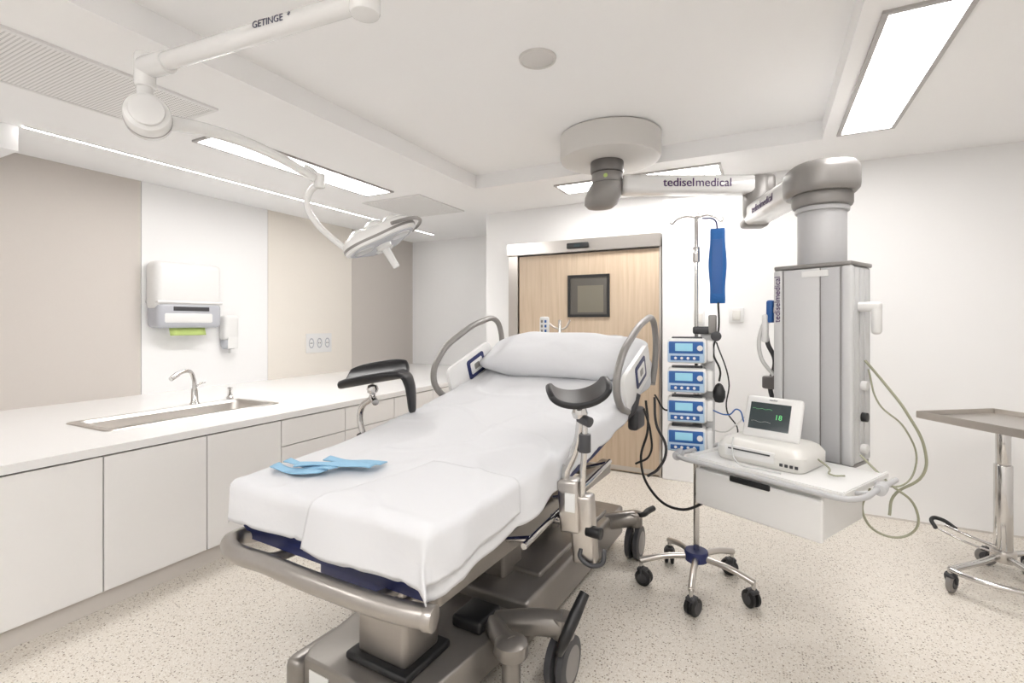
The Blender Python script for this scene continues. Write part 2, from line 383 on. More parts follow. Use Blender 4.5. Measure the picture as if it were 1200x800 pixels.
me=bpy.data.meshes.new('mattress'); me.from_pydata(vs,[],fs); autosmooth(me,40); link('mattress',me,M['navy'],bed)
vs=[];fs=[]
for i in range(N+1):
    y=.03+2.0*i/N; z=zps(y)-.178; w=.42
    for (x,dz) in [(-w,0),(w,0),(w,-.04),(-w,-.04)]: vs.append((x,y,z+dz))
for i in range(N):
    for k in range(4): fs.append((i*4+k,i*4+(k+1)%4,(i+1)*4+(k+1)%4,(i+1)*4+k))
fs.append((0,1,2,3)); fs.append((N*4+3,N*4+2,N*4+1,N*4))
me=bpy.data.meshes.new('deck'); me.from_pydata(vs,[],fs); link('deck',me,M['navy'],bed)
for sx in(-1,1): box(bed,f'side_beam_{sx}',(sx*.34,.95,.555),(.06,1.6,.08),M['bedmetal'],.01)
for y in(.3,.75,1.25,1.65): box(bed,f'cross_beam_{y}',(0,y,.55),(.7,.07,.06),M['bedmetal'],.008)
box(bed,'upper_carriage',(0,.30,.535),(.34,.34,.10),M['navy'],.02)
tube(bed,'foot_bar',[(-.42,.07,.612),(-.452,-.0,.612),(-.42,-.045,.612),(-.15,-.065,.612),(.15,-.065,.612),(.38,-.05,.612),(.48,-.03,.612)],.031,M['bedlight'])
for sx in(-1,1):
    tube(bed,f'foot_bar_bracket_{sx}',[(sx*.25,-.05,.60),(sx*.25,.03,.58),(sx*.25,.15,.575)],.018,M['bedmetal'])
cyl(bed,'foot_bar_end',(.465,-.034,.612),(.492,-.027,.612),.034,M['bedlight'])
for sx in(-1,1):
    tube(bed,f'accessory_rail_{sx}',[(sx*.50,.45,.62),(sx*.50,1.35,.70)],.012,M['chrome'])
    for y in(.5,.9,1.3): cyl(bed,f'rail_post_{sx}_{y}',(sx*.40,y,.60+.08*(y-.45)),(sx*.50,y,.625+.09*(y-.45)),.01,M['chrome'])
for k,(y,w0,d0) in enumerate([(.30,.23,.19),(.95,.22,.18),(1.5,.20,.16)]):
    box(bed,f'column_boot_{k}',(0.06,y,.205),(w0+.06,d0+.06,.03),M['black'],.012)
    box(bed,f'column_outer_{k}',(0.06,y,.33),(w0,d0,.24),M['bedlight'],.02)
    box(bed,f'column_inner_{k}',(0.06,y,.48),(w0*.82,d0*.82,.14),M['bedlight'],.015)
prism(bed,'base_platform_front',[(-.25,.15),(-.22,.11),(.25,.11),(.28,.15),(.33,.75),(-.33,.75)],.06,.19,M['bedmetal'],.012)
box(bed,'base_platform_rear',(0.02,1.38,.15),(.68,1.28,.18),M['bedmetal'],.02)
box(bed,'base_cover',(0.02,1.40,.245),(.58,.9,.03),M['bedmetal'],.012)
box(bed,'base_seam',(.0,.765,.145),(.66,.012,.14),M['bedmetal_d'])
box(bed,'foot_plate_label',(-.14,.108,.13),(.10,.003,.05),M['lblpaper'])
box(bed,'base_toe_left',(-.26,.20,.11),(.08,.24,.14),M['bedmetal'],.03)
box(bed,'pedal_plate',(.20,.60,.215),(.14,.16,.05),M['black'],.015)
for i,z in enumerate((.16,.12)): box(bed,f'red_lock_mark_{i}',(.335,.62+.01*i,z),(.006,.012 if i else .03,.05),M['red'])
def bedwheel(name,x,y,sx):
    g=G(name,(x,y,0),0,bed)
    for d in(-.022,.022):
        lathe(g,f'disc_{d}',[(0,-.018),(.075,-.018),(.095,-.012),(.095,.012),(.075,.018),(0,.018)],M['dkgrey'],(d*1.1,0,.096),(1,0,0))
        lathe(g,f'cap_{d}',[(0,-.021),(.055,-.021),(.068,-.017),(.068,.017),(.055,.021),(0,.021)],M['pgrey'],(d*1.1,0,.096),(1,0,0))
    cyl(g,'stem',(0,0,.10),(0,0,.25),.022,M['chrome'])
    cyl(g,'swivel_housing',(0,0,.19),(0,0,.27),.045,M['bedmetal'])
    return g
for k,(x,y) in enumerate([(.54,.69),(-.52,.69),(.48,1.86),(-.46,1.86)]):
    sx=1 if x>0 else -1
    bedwheel(f'bed_wheel_{k}',x,y,sx)
    tube(bed,f'outrigger_{k}',[(sx*.28,y-.06,.19),(sx*.42,y-.03,.225),(x,y,.235)],.048,M['bedmetal'])
    if k==0: tube(bed,f'wheel_pedal_{k}',[(x+.03,y-.10,.19),(x+.055,y-.11,.25),(x+.075,y-.06,.32),(x+.09,y-.0,.38)],.019,M['black'],sc=[.8,1.1,1.2,1.0])
    else: tube(bed,f'wheel_pedal_{k}',[(x+sx*.02,y+.0,.26),(x+sx*.05,y-.02,.27),(x+sx*.07,y+.03,.28),(x+sx*.09,y+.08,.285)],.015,M['black'],sc=[.7,1,1.2,1.1])
cyl(bed,'corner_leg',(.42,.50,.0),(.42,.50,.19),.035,M['bedmetal'])
lathe(bed,'corner_leg_cap',[(0,.19),(.06,.19),(.065,.2),(.06,.235),(.04,.25),(0,.25)],M['bedmetal'],(.42,.50,0))
tube(bed,'corner_arm',[(.28,.60,.2),(.35,.54,.215),(.42,.50,.215)],.04,M['bedmetal'])
for sx,dy in((-1,0),(1,.08)):
    x=sx*.545
    tube(bed,f'guard_hoop_{sx}',[(x,1.42+dy,.93),(x,1.30+dy,.98),(x,1.24+dy,1.08),(x,1.30+dy,1.20),(x,1.52+dy,1.33),(x,1.76+dy,1.41),(x,1.93+dy,1.42),(x,2.0+dy,1.34),(x,2.0+dy,1.16),(x,1.93+dy,1.02)],.019,M['pgrey'])
    RM=Matrix(((0,0,1),(math.cos(R(20)),-math.sin(R(20)),0),(math.sin(R(20)),math.cos(R(20)),0))).to_euler()
    for nm,W_,H_,r_,th,m_,zz,yy in(('panel',.50,.20,.05,.012,'white',1.10,1.62),('label',.20,.13,.02,.016,'navy',1.12,1.66),('key',.14,.08,.01,.018,'white',1.12,1.66),('key_dots',.06,.04,.01,.019,'pgrey',1.12,1.66)):
        o=prism(bed,f'guard_{nm}_{sx}',rrect(W_,H_,r_),-th,th,M[m_],.002); o.rotation_euler=RM; o.location=(x*.985,yy+dy,zz)
    tube(bed,f'guard_bracket_{sx}',[(sx*.40,1.62,.86),(sx*.52,1.62,.90),(x,1.60+dy,1.0)],.022,M['dkgrey'])
    box(bed,f'guard_latch_{sx}',(sx*.53,1.72,.86),(.06,.16,.12),M['dkgrey'],.02)
tube(bed,'head_frame',[(-.40,2.0,.90),(-.40,2.14,1.1),(-.38,2.17,1.25),(0,2.19,1.27),(.38,2.17,1.25),(.40,2.14,1.1),(.40,2.0,.90)],.018,M['pgrey'])
# sheet
def sheetfn(S0,S1,V0,V1,lift=.006,amp=.006,flare=.012,seed=0):
    def fn(u,v):
        s=S0+(S1-S0)*u; y=V0+(V1-V0)*v
        yy=max(y,0); w=hw(yy); dx=max(0,abs(s)-w); sg=1 if s>0 else -1
        dy=max(0,-y); r=.025
        nz=noise.noise(Vector((s*2.5+seed,y*2.5,0)))*amp*.8+noise.noise(Vector((s*8+seed,y*5,2)))*amp*.5
        nz+=amp*.5*math.exp(-((math.sin((s*.6+y)*7+noise.noise(Vector((s*2,y*2,7)))*3))/.18)**2)
        nz+=amp*.4*math.exp(-((math.sin((s*1.1-y*.7)*6+noise.noise(Vector((s*2,y*2,17)))*4))/.13)**2)
        z=zps(yy)+lift+nz
        drop=max(dx,dy)
        if dx>0 and dy>0: drop=(dx**6+dy**6)**(1/6)
        if drop>0:
            a=min(drop/r,math.pi/2)
            dz=r*(1-math.cos(a))+max(0,drop-r*math.pi/2)
            out=r*math.sin(a)
        else: dz=0;out=0
        fl=flare*max(0,drop-.02)/.15
        k2=min(1,dx/.1)
        rip=.010*math.sin(y*11+seed+2*math.sin(y*3))*k2+.006*math.sin(y*27)*k2
        px=min(abs(s),w)
        tot=max(1e-6,(dx*dx+dy*dy)**.5)
        px+= (out+fl)*dx/tot + rip
        py=yy-(out+fl)*dy/tot - (.010*math.sin(s*13+seed)*min(1,dy/.1))
        if dx>0 and dy>0:
            k=min(dx,dy)/.15; px+=.010*k; py-=.010*k
        return (sg*px,py,z-dz)
    return fn
sheet=G('bed_sheet',BL,BR)
grid(sheet,'drape',120,170,sheetfn(-.60,.63,-.142,2.06,amp=.013,flare=.008),M['cloth'],.004)
fold=G('folded_sheet',BL,BR)
FN=sheetfn(-1,1,-1,1,lift=.023,amp=.013,flare=.008)
def ffn(off,sc):
    def ff(u,v):
        u=u*sc; v=v*sc
        s=.02+(.59-.02)*u + .16*(v-.3)*(1-u)
        y=-.168+.58*v
        x,yy,z=FN((s+1)/2,(y+1)/2)
        return (x+(.017-off if abs(s)>.46 else (.017-off)*max(0,(s-.41)/.05)),yy-(.017-off)*min(1,max(0,(.03-y)/.05)),z-off)
    return ff
grid(fold,'upper_layer',60,60,ffn(0,1),M['cloth2'],.008)
grid(fold,'lower_layer',50,50,ffn(.010,.98),M['cloth2'],.008)
pil=G('pillow',BL,BR)
def sgn(x): return 1 if x>=0 else -1
def pillow(u,v):
    a=-math.pi+2*math.pi*u; b=-math.pi/2+math.pi*v
    ca,sa,cb,sb=math.cos(a),math.sin(a),math.cos(b),math.sin(b)
    e1=.32;e2=.8
    x=.535*sgn(ca*cb)*abs(cb)**e2*abs(ca)**e1; y=.22*sgn(sa)*abs(cb)**e2*abs(sa)**e1; z=.10*sgn(sb)*abs(sb)**.9
    z*=1-.35*(abs(x)/.53)**5
    z+=noise.noise(Vector((x*4,y*4,z*4)))*.028+noise.noise(Vector((x*11,y*7,z*4)))*.006
    x+=noise.noise(Vector((x*4,y*6,z*9+5)))*.02
    yy=y*math.cos(R(24))-z*math.sin(R(24)); zz=y*math.sin(R(24))+z*math.cos(R(24))
    return (x,1.84+yy,1.195+zz)
grid(pil,'cushion',96,56,pillow,M['cloth'])
mk=G('blue_fetal_belt',BL,BR)
def strip(name,cx,cy,L,W,ang,lift,bend):
    def fn(u,v):
        a=(u-.5)*L; b=(v-.5)*W + bend*(u-.5)**2
        x=cx+a*math.cos(R(ang))-b*math.sin(R(ang)); y=cy+a*math.sin(R(ang))+b*math.cos(R(ang))
        return (x,y,zps(y)+.026+lift+.003*math.sin(u*8+v*2))
    grid(mk,name,24,8,fn,M['ltblue'],.004)
strip('strip_a',-.29,.115,.24,.045,8,.0,.10)
strip('strip_b',-.275,.165,.25,.035,4,.006,.05)
strip('strip_c',-.17,.215,.30,.045,22,.013,-.10)
strip('strip_d',-.15,.27,.26,.045,12,.004,.06)
# ---------------------------------------------------------------- leg supports
def trough(g,L,W,D,m,th=.028):
    def fn(u,v):
        a=R(-80+160*u); k0=abs(2*v-1); y=(v-.5)*L*(1-.12*abs(2*u-1)**2)
        k=1-.30*k0**3
        return (W/2*math.sin(a)*1.05*(1-.08*k0**3), y, D*(1-math.cos(a))*k)
    return grid(g,'padded_shell',24,20,fn,m,th,1)
ls=G('leg_support',(-.645,1.83,0),0)
t=G('trough',(0,0,1.105),0,ls,rot=(R(8),R(-8),R(24)))
trough(t,.20,.225,.08,M['blackpu'],.024)
box(ls,'trough_plate',(0,0,1.085),(.07,.09,.02),M['dkgrey'],.006)
lathe(ls,'ball_joint',[(0,-.03),(.025,-.02),(.032,0),(.025,.02),(0,.03)],M['chrome'],(-.0,0,1.05))
cyl(ls,'joint_knob',(.0,.0,1.03),(.05,-.02,1.02),.02,M['dkgrey'])
tube(ls,'upper_rod',[(0,0,1.07),(.0,0,.99),(-.02,0,.90),(-.055,0,.82)],.016,M['chrome'])
tube(ls,'parallel_rod',[(.02,0,1.03),(.02,0,.93),(.012,0,.80),(.01,0,.70)],.012,M['chrome'])
cyl(ls,'clamp_collar',(.02,0,.90),(.02,0,.97),.024,M['dkgrey'])
tube(ls,'lower_rod',[(-.055,0,.84),(-.06,0,.74),(-.04,0,.62)],.016,M['chrome'])
box(ls,'rail_clamp',(-.035,0,.69),(.08,.08,.20),M['steel'],.012,rot=(0,R(-4),0))
box(ls,'slide_housing',(.01,.02,.60),(.09,.07,.26),M['steel'],.012,rot=(0,R(-4),0))
box(ls,'clamp_label',(-.025,-.042,.71),(.04,.004,.07),M['lblpaper'])
tube(ls,'clamp_handle',[(.01,-.01,.53),(.01,-.02,.50),(.09,-.02,.49),(.10,-.0,.54)],.009,M['dkgrey'])
cyl(ls,'clamp_knob',(.03,0,.60),(.09,-.01,.60),.022,M['black'])
cyl(ls,'mount_pin',(-.12,0,.62),(.0,0,.62),.018,M['chrome'])
ls=G('leg_support',(-1.88,2.02,0),0)
t=G('trough',(0.02,0,1.10),0,ls,rot=(R(10),R(12),R(-62)))
trough(t,.36,.24,.075,M['blackpu'])
lb=G('knee_lobe',(.02,0,0),27,ls)
def lobe(u,v):
    pts=[(.10,1.135),(.15,1.14),(.185,1.11),(.20,1.06),(.205,1.0),(.205,.92)]
    t=v*(len(pts)-1); i=min(int(t),len(pts)-2); f=t-i
    x=pts[i][0]*(1-f)+pts[i+1][0]*f; z=pts[i][1]*(1-f)+pts[i+1][1]*f
    w=.19*(1-v)**.6+.035
    return (x-.02*abs(2*u-1)**2,(u-.5)*w,z)
grid(lb,'shell',12,16,lobe,M['blackpu'],.026,1)
lathe(ls,'ball_joint',[(0,-.03),(.025,-.02),(.032,0),(.025,.02),(0,.03)],M['chrome'],(0,0,1.045))
tube(ls,'rod',[(0,0,1.06),(-.005,0,1.0),(-.07,0,.95),(-.09,0,.88),(-.07,0,.80),(-.05,0,.70),(.05,0,.65)],.016,M['chrome'])
cyl(ls,'clamp_collar',(-.085,0,.80),(-.06,0,.76),.024,M['dkgrey'])
box(ls,'rail_clamp',(.07,0,.66),(.10,.06,.08),M['steel'],.01)
cyl(ls,'joint_knob',(.0,0,1.0),(.05,-.03,.98),.018,M['chrome'])
# ---------------------------------------------------------------- surgical lamp
sl=G('surgical_lamp')
J0=Vector((-1.13,1.18,2.42)); J1=Vector((-2.17,1.07,2.40))
lathe(sl,'ceiling_canopy',[(0,ZC),(.14,ZC),(.14,ZC-.02),(.06,ZC-.06),(0,ZC-.06)],M['arm'],(J0.x,J0.y,0))
cyl(sl,'drop_tube',(J0.x,J0.y,2.40),(J0.x,J0.y,ZC),.035,M['arm'])
cyl(sl,'hub_joint',(J0.x,J0.y,2.37),(J0.x,J0.y,2.47),.048,M['arm'],bev=.012)
cyl(sl,'main_arm',J0,J1,.033,M['arm'])
cyl(sl,'elbow_tube',(J1.x,J1.y,2.32),(J1.x,J1.y,2.455),.036,M['arm'],bev=.01)
cyl(sl,'elbow_collar',J1+Vector((.13,.015,0)),J1,.041,M['arm'])
cyl(sl,'elbow_neck',(J1.x,J1.y,2.22),(J1.x,J1.y,2.33),.028,M['white'])
cj=Vector((-2.17,1.08,2.21)); ax=Vector((.95,-.55,.1)).normalized()
cyl(sl,'spring_joint',cj-ax*.055,cj+ax*.055,.080,M['arm'],bev=.02)
cyl(sl,'joint_cap',cj+ax*.055,cj+ax*.07,.06,M['white'],bev=.008)
cyl(sl,'joint_ring',cj-ax*.012,cj-ax*.004,.0815,M['pgrey'],bev=.001)
tube(sl,'spring_arm',[(-2.17,1.14,2.215),(-2.15,1.35,2.235),(-2.10,1.58,2.205),(-2.03,1.77,2.13)],.024,M['arm'],sc=[1.3,1.15,1.0,.9])
cyl(sl,'wrist_joint',(-2.02,1.79,2.155),(-2.02,1.79,2.085),.026,M['arm'])
tube(sl,'yoke',[(-2.02,1.79,2.11),(-2.09,1.79,2.07),(-2.11,1.79,2.01),(-2.07,1.81,1.92),(-2.01,1.86,1.84),(-1.94,1.91,1.775)],.016,M['arm'])
tube(sl,'yoke_upper',[(-2.02,1.79,2.13),(-2.05,1.79,2.17),(-2.09,1.76,2.20)],.010,M['arm'])
text(sl,'arm_marking','GETINGE  *',(-1.48,1.108,2.415),(R(90),0,R(6.5)),.033,M['ink'])
lh=G('lamp_head',(-1.79,1.98,1.835),0,sl,rot=(R(8),R(-26),R(16)))
out=[]
for k in range(72):
    a=2*math.pi*k/72; r=.18+.028*math.cos(3*a+.5); out.append((r*math.cos(a),r*math.sin(a)))
def sc3(o,s,z): return [(x*s,y*s,z) for x,y in o]
loft(lh,'shell',[sc3(out,.92,-.030),sc3(out,.99,-.026),sc3(out,1.0,.0),sc3(out,.97,.024),sc3(out,.85,.045),sc3(out,.5,.06),sc3(out,.2,.065)],M['arm'])
loft(lh,'glass_face',[sc3(out,.88,-.035),sc3(out,.90,-.028)],M['tgrey'])
loft(lh,'seal',[sc3(out,1.005,-.014),sc3(out,1.012,-.008),sc3(out,1.005,-.001)],M['pgrey'])
for k in range(3):
    a=-.5/3+k*2*math.pi/3
    lathe(lh,f'light_module_{k}',[(0,-.041),(.045,-.041),(.052,-.034)],M['alu_l'],(.115*math.cos(a),.115*math.sin(a),0))
    lathe(lh,f'module_dome_{k}',[(.06,.02),(.055,.055),(.03,.072),(0,.076)],M['arm'],(.105*math.cos(a),.105*math.sin(a),0))
lathe(lh,'top_dome',[(.07,.04),(.06,.08),(.03,.098),(0,.10)],M['arm'])
cyl(lh,'sterile_handle',(0,0,-.02),(0.01,0,-.17),.023,M['arm'],.018,bev=.006)
lathe(lh,'handle_guard',[(0,-.03),(.045,-.03),(.04,-.05),(.024,-.06),(0,-.06)],M['arm'])
tube(lh,'grip_ring',[(.23*math.cos(a),.23*math.sin(a),.0) for a in [R(x) for x in range(-50,60,18)]],.009,M['pgrey'])
# ---------------------------------------------------------------- ceiling pendant
pd=G('ceiling_supply_pendant')
A=Vector((-.97,3.38)); 
lathe(pd,'ceiling_cover',[(0,ZC-.0),(.33,ZC),(.345,ZC-.01),(.345,ZC-.15),(.335,ZC-.172),(.31,ZC-.18),(0,ZC-.18)],M['cover'],(A.x,A.y,0),seg=64)
cyl(pd,'hub_upper',(A.x-.02,A.y,2.44),(A.x-.02,A.y,2.525),.115,M['pgrey_d'],bev=.012)
cyl(pd,'hub_lower',(A.x-.02,A.y,2.37),(A.x-.02,A.y,2.44),.105,M['pgrey'],bev=.01)
hr=[]
for z,r,dx in((2.37,.095,0),(2.33,.105,-.015),(2.28,.11,-.03),(2.23,.10,-.045),(2.205,.075,-.05),(2.20,.04,-.05)):
    hr.append([(A.x-.02+dx+r*1.15*math.cos(2*math.pi*i/40),A.y+r*math.sin(2*math.pi*i/40),z) for i in range(40)])
loft(pd,'hub_elbow',hr,M['pgrey'])
lathe(pd,'earth_sticker',[(0,0),(.014,0),(.014,-.002),(0,-.002)],M['gpaper'],(A.x,A.y-.107,2.40),(0,-1,0))
E=Vector((-.06,3.85)); zA=2.355
d=(E-A).normalized(); ang=math.atan2(d.y,d.x); L=(E-A).length
mid=(A+E)/2
a1=G('arm_1',(mid.x,mid.y,zA),0,pd,rot=(0,0,ang))
box(a1,'beam',(.05,0,0),(L-.06,.15,.125),M['arm'],.03)
box(a1,'end_band',(L/2+.04,0,.0),(.12,.165,.135),M['pgrey'],.03)
text(a1,'marking_bold','tedisel',(.05,-.078,0),(R(90),0,0),.082,M['purple'],align='RIGHT')
text(a1,'marking_bold_2','tedisel',(.052,-.078,0),(R(90),0,0),.082,M['purple'],align='RIGHT')
text(a1,'marking','medical',(.055,-.078,0),(R(90),0,0),.082,M['purple'],align='LEFT')
cyl(pd,'elbow_drum',(E.x,E.y,2.12),(E.x,E.y,2.42),.09,M['pgrey'],bev=.03)
C=Vector((.25,2.95)); E2=Vector((E.x,E.y)); d=(C-E2).normalized(); L=(C-E2).length; mid=(C+E2)/2
a2=G('arm_2',(mid.x,mid.y,2.15),0,pd,rot=(0,0,math.atan2(d.y,d.x)))
box(a2,'beam',(-.02,0,-.0),(L+.10,.16,.135),M['arm'],.03)
box(a2,'under_band',(-L/2-.05,0,-.045),(.14,.17,.07),M['pgrey'],.03)
text(a2,'marking','tediselmedical',(-.14,-.082,.0),(R(90),0,0),.065,M['purple'])
hd=G('head',(C.x,C.y,0),math.degrees(math.atan2(d.y,d.x)),pd)
ho=[]
for i in range(64):
    a=2*math.pi*i/64; c_,s_=math.cos(a),math.sin(a)
    ho.append((.185*sgn(c_)*abs(c_)**.75-.02,.155*sgn(s_)*abs(s_)**.75))
loft(hd,'head_cap',[sc3(ho,.9,2.045),sc3(ho,.98,2.06),sc3(ho,1.0,2.08),sc3(ho,1.0,2.15),sc3(ho,.97,2.175),sc3(ho,.88,2.19)],M['pgrey'])
cyl(pd,'neck_top',(C.x,C.y,1.98),(C.x,C.y,2.05),.135,M['pgrey'],bev=.015)
cyl(pd,'neck_ring',(C.x,C.y,1.955),(C.x,C.y,1.98),.12,M['alu'],bev=.006)
cyl(pd,'neck_tube',(C.x,C.y,1.68),(C.x,C.y,1.96),.108,M['alu'],bev=.005)
cb=G('service_column',(C.x,C.y,0),-27,pd)
box(cb,'body',(0,0,1.20),(.345,.24,.94),M['alu'],.012)
box(cb,'top_cap',(0,0,1.68),(.355,.25,.02),M['pgrey'],.006)
box(cb,'bottom_cap',(0,0,.72),(.335,.23,.02),M['pgrey'],.006)
box(cb,'corner_post_r',(.158,-.11,1.20),(.045,.035,.94),M['alu_l'],.012)
box(cb,'corner_post_l',(-.158,-.11,1.20),(.045,.035,.94),M['alu_l'],.012)
for i,x in enumerate([-.131,.131,.043]): box(cb,f'flute_{i}',(x,-.1205,1.20),(.004,.004,.93),M['pgrey'])
box(cb,'panel_0',(-.044,-.121,1.20),(.168,.008,.93),M['alu_l'],.003)
box(cb,'panel_1',(.087,-.121,1.20),(.082,.008,.93),M['alu'],.003)
for i,y in enumerate([-.06,.0,.06]): box(cb,f'side_panel_{i}',(.1735,y,1.20),(.006,.05,.92),M['alu_l'],.002)
text(cb,'marking','tediselmedical',(-.157,-.130,1.52),(R(90),R(-90),0),.042,M['purple'])
box(cb,'rating_label',(.02,-.1265,1.64),(.12,.003,.03),M['lblpaper'])
for i,z in enumerate([.80,.95,1.1]): cyl(cb,f'gas_outlet_{i}',(.17,.0,z),(.20,.0,z),.022,M['white'] if i!=1 else M['black'])
box(cb,'side_bracket',(.215,-.03,1.475),(.10,.05,.045),M['white'],.015)
box(cb,'side_handle',(.245,-.03,1.42),(.04,.05,.15),M['white'],.018)
tube(cb,'hose_bundle_1',[(-.19,-.05,1.52),(-.23,-.07,1.45),(-.24,-.07,1.3),(-.21,-.05,1.2),(-.23,-.06,1.05),(-.20,0,.9)],.012,M['dkgrey'])
tube(cb,'hose_bundle_2',[(-.19,-.08,1.48),(-.25,-.10,1.38),(-.26,-.10,1.22),(-.20,-.08,1.12)],.010,M['cablel'])
box(cb,'blue_mask_holder',(-.215,-.08,1.46),(.035,.05,.12),M['blue'],.012)
box(cb,'label_tag',(-.235,-.10,1.37),(.03,.03,.15),M['white'],.01)
box(cb,'side_rail',(-.187,-.02,1.3),(.02,.03,.5),M['chrome'],.004)
box(cb,'hook_block',(-.22,-.06,1.08),(.09,.05,.07),M['pgrey_d'],.012)
tube(pd,'cable_loop_1',[(.42,2.88,1.22),(.50,2.83,1.10),(.56,2.80,1.0),(.63,2.80,.82),(.62,2.80,.72),(.52,2.83,.60),(.50,2.80,.52)],.006,M['cable'])
tube(pd,'cable_loop_2',[(.43,2.86,1.18),(.47,2.85,1.02),(.56,2.82,.92),(.60,2.83,.74),(.52,2.78,.66),(.40,2.75,.72)],.004,M['cable'])
tube(pd,'cable_loop_3',[(.38,2.72,.80),(.46,2.62,.72),(.56,2.64,.62),(.55,2.66,.50),(.44,2.66,.48),(.38,2.66,.56),(.40,2.62,.68)],.005,M['cable'])
sh=G('shelf',(-.345,2.53,0),-27,pd)
W,D,Z=.68,.46,.735
box(sh,'tray_top',(W/2,D/2,Z),(W-.02,D,.03),M['white'],.012)
multi(sh,'tray_lip',[(.0,W,-.005,.01,Z,Z+.025),(.0,.015,.01,D,Z,Z+.025),(W-.015,W,.01,D,Z,Z+.025)],M['white'],.004)
box(sh,'drawer_box',(W/2-.02,D/2,Z-.11),(W-.13,D-.06,.18),M['white'],.015)
box(sh,'drawer_front',(W/2-.02,.018,Z-.115),(W-.12,.02,.17),M['white'],.01)
box(sh,'drawer_grip',(W/2-.03,.004,Z-.035),(.18,.012,.026),M['black'],.01)
tube(sh,'guard_rail',[(-.035,D*.8,Z+.02),(-.04,.10,Z+.02),(-.035,-.02,Z+.02),(.0,-.055,Z+.02),(.12,-.06,Z+.02),(.34,-.062,Z+.02),(W-.08,-.06,Z+.02),(W+.02,-.05,Z+.02),(W+.05,.0,Z+.02),(W+.052,.15,Z+.02),(W+.05,D*.8,Z+.02)],.011,M['alu'])
for i,(x,y,x2,y2) in enumerate([(0,.1,-.04,.1),(0,.3,-.04,.3),(W,.1,W+.05,.1),(W,.3,W+.05,.3),(.15,0,.15,-.06),(.5,0,.5,-.06)]):
    cyl(sh,f'rail_post_{i}',(x,y,Z+.005),(x2,y2,Z+.02),.008,M['alu'])
cyl(sh,'rail_socket_l',(-.05,.02,Z+.02),(-.02,-.05,Z+.02),.022,M['alu'])
cyl(sh,'rail_socket_r',(W+.06,.16,Z+.02),(W+.05,.22,Z+.02),.022,M['alu'])
box(sh,'column_mount',(W/2+.08,D+.03,Z-.06),(.26,.10,.10),M['pgrey'],.01)
fm=G('fetal_monitor',(.015,2.64,Z+.0165),-24)
fm.scale=(.95,.95,.95)
loft(fm,'body',[R3(rrect(.40,.30,.05),0),R3(rrect(.42,.32,.06),.015),R3(rrect(.42,.32,.06),.065),R3(rrect(.38,.28,.06),.095),R3(rrect(.34,.24,.05),.105)],M['offw'],True,35)
box(fm,'paper_door',(-.03,-.155,.05),(.24,.012,.055),M['white'],.01)
box(fm,'paper_slot',(-.03,-.163,.062),(.20,.004,.006),M['dkgrey'])
for i in range(4): box(fm,f'jack_{i}',(.12+.022*i,-.162,.03),(.014,.006,.014),M['dkgrey'],.002)
box(fm,'button_strip',(-.03,-.10,.10),(.26,.02,.006),M['cream'],.002)
sc=G('display',(-.0,-.0,.105),0,fm,rot=(R(-18),0,0))
box(sc,'bezel',(0,.0,.10),(.275,.035,.215),M['white'],.018)
box(sc,'screen',(-.01,-.0185,.105),(.195,.003,.135),M['scr'])
text(sc,'reading','18',(.035,-.021,.105),(R(90),0,0),.036,M['green'])
text(sc,'caption','monitor',(0,-.0185,.19),(R(90),0,0),.012,M['ink'])
tube(sc,'trace_1',[(-.095+.012*i,-.0205,.14+.003*math.sin(i*2.1)) for i in range(9)],.0005,M['green'],poly=True)
tube(sc,'trace_2',[(-.095+.012*i,-.0205,.075+.003*math.sin(i*1.3)) for i in range(9)],.0005,M['cablel'],poly=True)
box(fm,'display_stand',(-.01,.05,.11),(.16,.08,.04),M['offw'],.012)
tube(fm,'transducer_cable',[(-.12,-.13,.11),(-.10,-.18,.06),(-.02,-.26,.02),(.06,-.24,.012),(.16,-.26,.02)],.004,M['cablel'])
tube(fm,'side_cable',[(.20,.02,.05),(.26,.0,.02),(.30,-.08,.012),(.34,-.05,.012)],.004,M['cable'])
# ---------------------------------------------------------------- IV stand
iv=G('iv_stand',(-.33,2.78,0),0)
cyl(iv,'pole_lower',(0,0,.12),(0,0,1.15),.015,M['chrome'])
cyl(iv,'pole_upper',(0,0,1.12),(0,0,1.96),.010,M['chrome'])
cyl(iv,'pole_collar',(0,0,1.72),(0,0,1.80),.018,M['chrome'])
cyl(iv,'hub',(0,0,.14),(0,0,.20),.06,M['navy'],bev=.012)
for k,a in enumerate([12,84,156,228,300]):
    a=a-28
    c_,s_=math.cos(R(a)),math.sin(R(a))
    tube(iv,f'leg_{k}',[(c_*.05,s_*.05,.165),(c_*.17,s_*.17,.155),(c_*.29,s_*.29,.125)],.016,M['steel'])
    caster(iv,f'caster_{k}',c_*.285,s_*.285,.042,a+60,w=.020,zt=.13,twin=True)
for k,a in enumerate([10,100,190,280]):
    c_,s_=math.cos(R(a)),math.sin(R(a))
    tube(iv,f'hook_{k}',[(0,0,1.955),(c_*.05,s_*.05,1.965),(c_*.10,s_*.10,1.95),(c_*.125,s_*.125,1.93),(c_*.13,s_*.13,1.955)],.005,M['chrome'])
pr=G('pump_rack',(0.0,-.02,0),8,iv)
box(pr,'rack_spine',(.06,.05,1.03),(.07,.05,.66),M['alu_l'],.01)
box(pr,'rack_top_clamp',(.03,.03,1.36),(.09,.06,.04),M['dkgrey'],.01)
